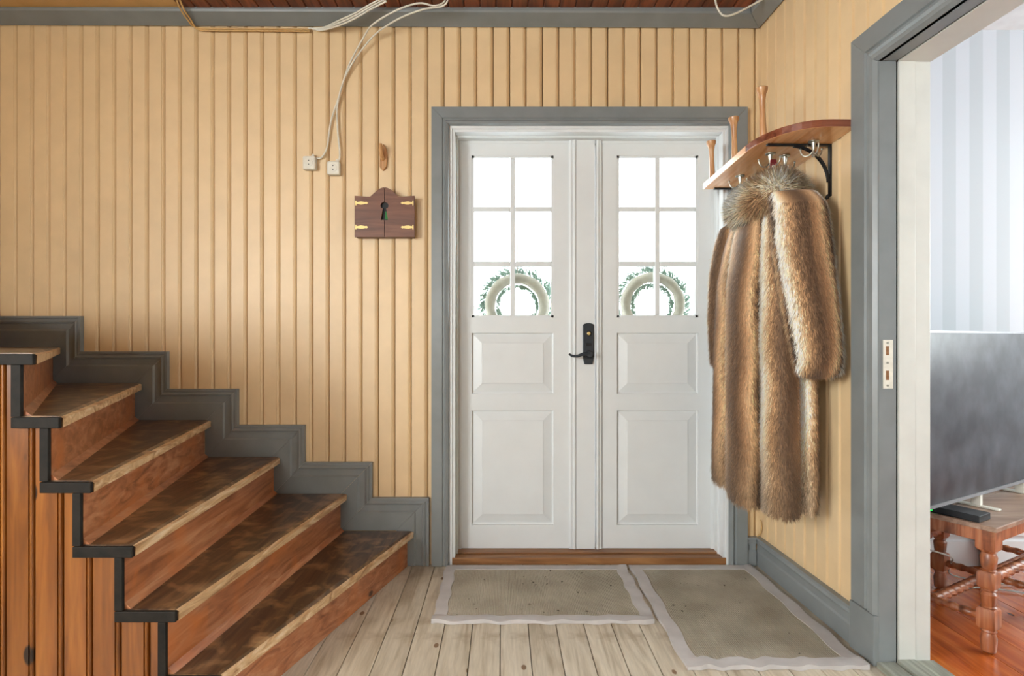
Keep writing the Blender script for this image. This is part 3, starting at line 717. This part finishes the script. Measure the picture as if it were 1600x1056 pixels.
# dark red tag on a hook
rt = empty('hanging_tag', tuple(hb+Vector((0, -.02, -.12)))); tag(rt, 'dark red tag with a pale dot hanging from a shelf hook above the fur coat', 'tag')
q = hb+Vector((-.0, -.022, -.03))
MB().box((q.x-.012, q.y-.004, q.z-.085), (q.x+.014, q.y, q.z)).build('strap', 'red', rt, bevel=.002)
MB().lathe([(0, .006), (.002, .005)], Vector((q.x+.001, q.y-.004, q.z-.028)), Vector((0, -1, 0)), 12).build('rivet', 'plug', rt, 40)

# ---- fur coat (body, two sleeves, collar), each a surface grown with fur
def pelt_light_colour(phase, h, rnd):
    """phase: position across pelts (1 per pelt), h 0 bottom..1 top -> rgb srgb; pelt tones, with rim light and fold shade painted in"""
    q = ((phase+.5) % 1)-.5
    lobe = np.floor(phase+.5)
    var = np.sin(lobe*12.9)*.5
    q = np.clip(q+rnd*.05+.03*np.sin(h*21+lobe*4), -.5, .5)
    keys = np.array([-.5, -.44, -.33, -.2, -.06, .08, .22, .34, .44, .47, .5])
    cols = np.array([[88, 66, 48], [170, 132, 94], [216, 178, 132], [168, 126, 86], [122, 92, 66], [136, 104, 74], [190, 148, 104], [232, 208, 174], [250, 240, 222], [236, 216, 188], [96, 72, 54]], float)  # pelt browns; cream side includes painted rim light, dark ends paint fold shade
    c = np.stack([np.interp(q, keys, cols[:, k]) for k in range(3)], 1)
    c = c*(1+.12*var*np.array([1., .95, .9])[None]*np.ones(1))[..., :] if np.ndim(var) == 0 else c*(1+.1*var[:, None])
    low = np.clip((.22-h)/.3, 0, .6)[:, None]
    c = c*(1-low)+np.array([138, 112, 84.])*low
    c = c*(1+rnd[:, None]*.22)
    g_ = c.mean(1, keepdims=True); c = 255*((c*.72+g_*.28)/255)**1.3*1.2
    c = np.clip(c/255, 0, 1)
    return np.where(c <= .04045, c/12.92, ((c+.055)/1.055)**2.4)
def fur_mesh(name, parent, grid, phase, hh, nstr, length, lift, down=(0, 0, -1), droop=1.0, dirfield=None):
    """grid: (nv, nu, 3) closed in u; phase/hh: (nv, nu)"""
    nv, nu, _ = grid.shape
    base = grid.reshape(-1, 3)
    du = np.roll(grid, -1, 1)-np.roll(grid, 1, 1); dv = np.gradient(grid, axis=0)
    nrm = np.cross(du, dv); nrm /= np.linalg.norm(nrm, axis=2, keepdims=True)+1e-9
    cen = grid.mean(axis=1, keepdims=True)
    flip = ((grid-cen)*nrm).sum() < 0
    if flip: nrm = -nrm
    ii, jj = np.meshgrid(np.arange(nv-1), np.arange(nu), indexing='ij'); j2 = (jj+1) % nu
    quads = np.stack([ii*nu+jj, ii*nu+j2, (ii+1)*nu+j2, (ii+1)*nu+jj], -1).reshape(-1, 4)
    if flip: quads = quads[:, ::-1]
    area_ = np.linalg.norm(np.cross(base[quads[:, 1]]-base[quads[:, 0]], base[quads[:, 3]]-base[quads[:, 0]]), axis=1)
    pick = np.random.choice(len(quads), nstr, p=area_/area_.sum())
    a, b = np.random.rand(nstr), np.random.rand(nstr)
    wts = np.stack([(1-a)*(1-b), a*(1-b), a*b, (1-a)*b], 1)
    Q = quads[pick]
    pos = (base[Q]*wts[..., None]).sum(1); nr = (nrm.reshape(-1, 3)[Q]*wts[..., None]).sum(1); nr /= np.linalg.norm(nr, axis=1, keepdims=True)+1e-9
    pf = phase.reshape(-1)[Q]; pf = np.where(pf.max(1, keepdims=True)-pf.min(1, keepdims=True) > .6, pf[:, :1], pf)
    ph = (pf*wts).sum(1); h = (hh.reshape(-1)[Q]*wts).sum(1)
    # clumps: neighbouring hairs lean the same way
    cl = np.sin(pos@np.array([211., 97., 63.]))+np.sin(pos@np.array([-83., 171., 119.])+1.3); cl2 = np.sin(pos@np.array([131., -177., 91.])+2.)
    g = np.array(down, float)[None]
    tang = np.cross(nr, g)
    d = nr*lift+g*droop+tang*(cl[:, None]*.07)+np.random.normal(0, .2, (nstr, 3))
    if dirfield is not None: d = d+dirfield(pos)
    d /= np.linalg.norm(d, axis=1, keepdims=True)
    d2 = d+g*.45*droop+tang*cl2[:, None]*.08; d2 /= np.linalg.norm(d2, axis=1, keepdims=True)
    ln = (length*np.random.uniform(.6, 1.25, nstr))[:, None]
    side = np.cross(d, nr); side /= np.linalg.norm(side, axis=1, keepdims=True)+1e-9
    w = np.random.uniform(.0007, .0013, nstr)[:, None]
    p0 = pos-nr*.003; p1 = p0+d*ln*.5; p2 = p1+d2*ln*.5
    V = np.stack([p0-side*w, p0+side*w, p1+side*w*.8, p1-side*w*.8, p2], 1).reshape(-1, 3)
    o0 = len(base); idx = np.arange(nstr)*5+o0
    verts = np.concatenate([base, V])
    caps = [list(range(nu))[::-1], [(nv-1)*nu+k for k in range(nu)]]
    fq = np.concatenate([quads, np.stack([idx, idx+1, idx+2, idx+3], 1)]); ft = np.stack([idx+3, idx+2, idx+4], 1)
    loops = np.concatenate([fq.reshape(-1), ft.reshape(-1), np.array(caps[0]+caps[1])])
    starts = np.concatenate([np.arange(len(fq))*4, len(fq)*4+np.arange(len(ft))*3, len(fq)*4+len(ft)*3+np.array([0, nu])])
    tot = np.concatenate([np.full(len(fq), 4), np.full(len(ft), 3), [nu, nu]])
    me = bpy.data.meshes.new(name)
    me.vertices.add(len(verts)); me.vertices.foreach_set('co', verts.astype(np.float32).ravel())
    me.loops.add(len(loops)); me.loops.foreach_set('vertex_index', loops.astype(np.int32))
    me.polygons.add(len(tot)); me.polygons.foreach_set('loop_start', starts.astype(np.int32)); me.polygons.foreach_set('loop_total', tot.astype(np.int32))
    me.update(calc_edges=True)
    me.polygons.foreach_set('use_smooth', np.ones(len(tot), bool))
    cb = pelt_light_colour(phase.reshape(-1), hh.reshape(-1), np.zeros(len(base)))*.85
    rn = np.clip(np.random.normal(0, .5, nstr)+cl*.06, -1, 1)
    cs = pelt_light_colour(ph, h, rn)
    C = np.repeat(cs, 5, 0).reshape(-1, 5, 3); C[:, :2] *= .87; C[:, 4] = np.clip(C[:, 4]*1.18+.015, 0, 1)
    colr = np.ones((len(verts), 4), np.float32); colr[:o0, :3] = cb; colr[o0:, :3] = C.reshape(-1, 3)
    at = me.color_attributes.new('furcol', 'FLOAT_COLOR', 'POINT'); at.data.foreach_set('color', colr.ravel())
    side_n = nr*.8+d*.15+np.random.normal(0, .16, (nstr, 3)); side_n /= np.linalg.norm(side_n, axis=1, keepdims=True)
    NN = np.concatenate([nrm.reshape(-1, 3), np.repeat(side_n, 5, 0)])
    me.normals_split_custom_set_from_vertices([tuple(v) for v in NN])
    me.materials.append(M['fur'])
    o = bpy.data.objects.new(name, me); link(o, parent); return o
coat = empty('fur_coat', tuple(R((.42, .17, .45)))); tag(coat, 'long brown and cream fox fur coat hanging below the hat shelf', 'fur coat')
def lerp(z, tab):
    zs = [t[0] for t in tab]; return [float(np.interp(z, zs, [t[i] for t in tab])) for i in range(1, len(tab[0]))]
NU = 120
def rw(s, o, z): return np.array(R((s, o, z)))
# body
tab = [  # z, s-centre, out-centre, s-half, out-half, fold
    (.455, .425, .185, .245, .145, .2), (.50, .425, .185, .25, .15, .2), (.8, .42, .18, .245, .15, .19), (1.1, .41, .175, .24, .15, .17), (1.35, .40, .17, .235, .145, .13),
    (1.5, .40, .165, .22, .128, .09), (1.6, .40, .165, .19, .105, .04), (1.66, .41, .165, .13, .09, .02), (1.70, .41, .165, .09, .075, 0)]
zsn = np.concatenate([np.linspace(.455, 1.5, 50), np.linspace(1.52, 1.70, 12)])
G = np.zeros((len(zsn), NU, 3)); PH = np.zeros((len(zsn), NU)); HH = np.zeros_like(PH)
for i, z in enumerate(zsn):
    sc_, oc, sa, ob, fo = lerp(z, tab)
    for j in range(NU):
        t = 2*math.pi*j/NU
        wob = .15*math.sin(z*2.3+1)
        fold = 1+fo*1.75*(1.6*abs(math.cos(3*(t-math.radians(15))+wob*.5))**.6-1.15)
        cs_, sn = math.cos(t), math.sin(t)
        ee = .82
        ds = sa*math.copysign(abs(cs_)**ee, cs_)*fold; do = ob*math.copysign(abs(sn)**ee, sn)*fold*(1 if sn > 0 else .8)
        zz = z + (.018*math.cos(t)-.01 if i < 3 else 0)*(-1)
        G[i, j] = rw(sc_+ds, oc+do, zz)
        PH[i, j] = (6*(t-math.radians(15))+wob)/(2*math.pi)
        HH[i, j] = (z-.455)/1.25
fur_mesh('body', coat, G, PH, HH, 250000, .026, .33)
def sleeve(path, radii, n, seed):
    NS = 64; nvv = 40; pts = []
    P = np.array([p for p in path], float); tt = np.linspace(0, 1, len(P))
    G = np.zeros((nvv, NS, 3)); PH = np.zeros((nvv, NS)); HH = np.zeros((nvv, NS))
    for i in range(nvv):
        t = i/(nvv-1); c = [np.interp(t, tt, P[:, k]) for k in range(3)]; ra = np.interp(t, tt, [r[0] for r in radii]); rb_ = np.interp(t, tt, [r[1] for r in radii])
        for j in range(NS):
            a = 2*math.pi*j/NS; fo = 1+.05*math.cos(3*a+seed+t*2)
            G[i, j] = rw(c[0]+ra*math.cos(a)*fo, c[1]+rb_*math.sin(a)*fo, c[2])
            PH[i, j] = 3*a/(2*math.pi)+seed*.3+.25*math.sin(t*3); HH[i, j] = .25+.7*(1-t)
    return fur_mesh('sleeve', coat, G, PH, HH, n, .028, .42)
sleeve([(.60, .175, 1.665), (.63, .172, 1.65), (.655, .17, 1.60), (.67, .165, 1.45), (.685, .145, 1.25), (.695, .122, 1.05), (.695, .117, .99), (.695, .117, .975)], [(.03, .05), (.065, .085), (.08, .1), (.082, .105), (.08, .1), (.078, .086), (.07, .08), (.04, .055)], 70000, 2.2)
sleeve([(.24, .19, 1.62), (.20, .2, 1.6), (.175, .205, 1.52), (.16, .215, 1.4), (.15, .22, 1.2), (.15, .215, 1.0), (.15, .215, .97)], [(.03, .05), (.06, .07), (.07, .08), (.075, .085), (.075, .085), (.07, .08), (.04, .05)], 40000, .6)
# collar: a thick ruff around the neck
NS, nvv = 72, 20
G = np.zeros((nvv, NS, 3)); PH = np.zeros((nvv, NS)); HH = np.zeros((nvv, NS))
for i in range(nvv):
    a = math.pi*(-.42+.92*i/(nvv-1))
    rr = .058*math.cos(a)+.0; zz = 1.66+.062*math.sin(a)
    for j in range(NS):
        t = 2*math.pi*j/NS; lump = 1+.06*math.sin(3*t+.5)
        G[i, j] = rw(.445+(.115+rr)*math.cos(t)*lump, .172+(.075+rr)*math.sin(t)*lump, zz+.015*math.sin(t*2+1))
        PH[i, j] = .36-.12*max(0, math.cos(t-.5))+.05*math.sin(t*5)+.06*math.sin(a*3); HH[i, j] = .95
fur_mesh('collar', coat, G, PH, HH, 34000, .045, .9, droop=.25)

# ---- wreaths outside the door panes
def wreath(px, py, label):
    c = P3(px, py, 3.0); c.y = LY+.045+.045
    r = empty('wreath', tuple(c-Vector((0, 0, .2)))); tag(r, label, 'wreath', )
    rnd = random.Random(px)
    m = MB(); rs = []
    for i in range(48):
        a = 2*math.pi*i/48; d = Vector((math.cos(a), 0, math.sin(a))); rr = .027*(1+.06*math.sin(a*9))
        rs.append([c+d*(.142+rr*math.cos(b))+Vector((0, rr*math.sin(b), 0)) for b in [k*2*math.pi/10 for k in range(10)]])
    rs.append(rs[0]); m.rings(rs, cap=False); m.build('straw_ring', 'straw', r, 60)
    f = MB()
    for i in range(620):
        a = rnd.uniform(0, 2*math.pi); d = Vector((math.cos(a), 0, math.sin(a))); inn = rnd.random() < .35
        p = c+d*(.142+(-.03 if inn else .028))+Vector((0, rnd.uniform(-.005, .03), 0))
        tdir = Vector((-math.sin(a), 0, math.cos(a)))
        sd = ((-d if inn else d)*rnd.uniform(.3, 1)+tdir*rnd.uniform(.3, 1)+Vector((0, rnd.uniform(-.3, .4), 0))).normalized()
        L_ = rnd.uniform(.02, .06)*(.7 if inn else 1)
        for q in range(16):
            t = q/16; b = p+sd*L_*t; nd = (sd*.8+Vector((rnd.gauss(0, .6), rnd.gauss(0, .5), rnd.gauss(0, .6)))).normalized()*rnd.uniform(.010, .02)
            sdw = nd.cross(Vector((0, 1, 0)));  sdw = sdw.normalized()*.0014 if sdw.length > 1e-6 else Vector((.0011, 0, 0))
            f.add([b-sdw, b+sdw, b+nd], [(0, 1, 2)])
    o = f.build('fir_needles', 'needle', r); o['kind'] = 'stuff'
    MB().tube([c+Vector((.0, -.02, .17)), c+Vector((.0, -.035, .2)), c+Vector((.0, -.03, .26)), c+Vector((0, -.03, .33))], .003, 6).build('hanging_cord', 'straw', r)
    return r
wreath(808, 478, 'straw and fir wreath outside the pale door leaf beside the grey casing and key cabinet')
wr_ = wreath(1019, 476, 'straw and fir wreath outside the door leaf next to the hanging fur coat')

# ---- bench, television and small things in the next room
E1, E2 = Vector((.87, .493, 0)), Vector((-.493, .87, 0)); A0 = Vector((1.713, -.78, 0)); 
def BN(p): return A0+E1*p[0]+E2*p[1]+Vector((0, 0, p[2]))
bn = empty('bench', tuple(BN((.42, .17, 0)))); tag(bn, 'old oak bench with turned legs and twisted stretchers under the television', 'bench')
BL, BWd, BH = .9, .34, .45
MB(BN).box((-.035, -.035, BH-.018), (BL+.035, BWd*.5-.001, BH)).build('top_board', 'benchtop', bn, bevel=.003)
MB(BN).box((-.035, BWd*.5+.001, BH-.018), (BL+.035, BWd+.035, BH)).build('top_board', 'benchtop', bn, bevel=.003)
ap = BH-.018
for a, b in (((.025, -.022, ap-.045), (BL-.025, -.004, ap)), ((.025, BWd+.004, ap-.045), (BL-.025, BWd+.022, ap)), ((-.022, .025, ap-.045), (-.004, BWd-.025, ap)), ((BL+.004, .025, ap-.045), (BL+.022, BWd-.025, ap))):
    MB(BN).box(a, b).build('apron', 'bench', bn, bevel=.002)
LEG = [(.0, .015), (.006, .022), (.05, .025), (.07, .019), (.075, .024), (.085, .02)]
LEG2 = [(.155, .02), (.16, .025), (.165, .02), (.17, .022), (.205, .025), (.215, .019), (.22, .024), (.227, .02)]
LEG3 = [(.283, .02), (.288, .025), (.293, .019), (.3, .022), (.335, .026), (.35, .02), (.355, .025), (.36, .02)]
legpos = [(0, 0), (0, BWd), (BL*.5, 0), (BL*.5, BWd), (BL, 0), (BL, BWd)]
for (a, b) in legpos:
    m = MB()
    for L_ in (LEG, LEG2, LEG3): m.lathe(L_, BN((a, b, 0)), seg=14)
    q = MB(BN); 
    for z0, z1, w in ((.083, .157, .027), (.225, .285, .026), (.358, ap, .029)): q.rings([[(a+sx*w*k, b+sy*w*k, z) for sx, sy in ((-1, -1), (1, -1), (1, 1), (-1, 1))] for z, k in ((z0, .82), (z0+.008, 1), (z1-.008, 1), (z1, .82 if z1 < .4 else 1))])
    m.add(q.v, q.f); m.build('leg', 'bench', bn, 35)
def twist(p, q, r=.017, twisted=True):
    p, q = BN(p), BN(q); ax = (q-p); L_ = ax.length; ax.normalize(); u = ax.orthogonal().normalized(); w = ax.cross(u); n = max(8, int(L_/.008)); rs = []
    for i in range(n+1):
        t = i/n*L_; rs.append([p+ax*t+(u*math.cos(k*math.pi/6)+w*math.sin(k*math.pi/6))*(r*(1+(.2*math.cos(2*(k*math.pi/6)-t*140) if twisted else .14*math.cos(t*160)))) for k in range(12)])
    MB().rings(rs).build('stretcher', 'bench', bn, 60)
for a in (0, BL*.5, BL): twist((a, .026, .118), (a, BWd-.026, .118), .014, False)
twist((.012, BWd/2, .118), (BL*.5-.012, BWd/2, .118)); twist((BL*.5+.012, BWd/2, .118), (BL-.012, BWd/2, .118))
for b in (0, BWd): twist((.026, b, .255), (BL*.5-.026, b, .255)); twist((BL*.5+.026, b, .255), (BL-.026, b, .255))
# television
tv = empty('television', tuple(BN((.35, .12, BH)))); tag(tv, 'large black flat television standing on the oak bench', 'television')
T0, T1, TZ0, TZ1, TY = -.235, .94, .50, 1.13, .105
MB(BN).box((T0, TY, TZ0), (T1, TY+.03, TZ1)).box((T0+.2, TY+.03, TZ0+.03), (T1-.2, TY+.055, TZ0+.35)).build('casing', 'tvback', tv, bevel=.003)
MB(BN).box((T0+.006, TY-.001, TZ0+.012), (T1-.006, TY+.0005, TZ1-.008)).build('screen', 'screen', tv)
MB(BN).box((T0, TY-.004, TZ0-.001), (T1, TY+.002, TZ0+.011)).build('lower_bezel', 'tvbody', tv)
MB(BN).box((T0, TY-.002, TZ1-.007), (T1, TY+.002, TZ1+.001)).build('upper_bezel', 'tvbody', tv)
for a in (.22, .62):
    MB(BN).box((a-.012, TY-.06, BH+.0005), (a+.012, TY+.09, BH+.008)).box((a-.01, TY-.002, BH+.008), (a+.01, TY+.03, TZ0+.004)).build('foot', 'plug', tv, bevel=.002)
# small black box with a green light
mb = empty('media_box', tuple(BN((0, .14, BH)))); tag(mb, 'slim black box with a green light on the oak bench end', 'media box')
MB(BN).box((-.02, .02, BH+.0005), (.07, .2, BH+.024)).build('case', 'iron', mb, bevel=.002)
MB(BN).box((-.0215, .165, BH+.006), (-.0195, .185, BH+.016)).build('status_light', 'led', mb)
for i, (pts, lab) in enumerate((([(.2, BWd+.05, .35), (.1, .3, .28), (.3, .24, .2), (.45, .3, .12), (.6, .35, .02), (.75, .2, .004), (.9, .1, .004)], 'grey cable sagging under the oak bench'),
                 ([(.5, .5, .004), (.3, .42, .004), (.35, .3, .004), (.6, .25, .004), (.8, -.02, .004), (1., -.2, .004)], 'grey cable lying in a loop on the orange floor under the bench'))):
    o = MB().tube([BN(p) for p in pts], .0035, 6, smooth=6).build('cable', 'cable_grey', None, 60); tag(o, lab, 'cable')
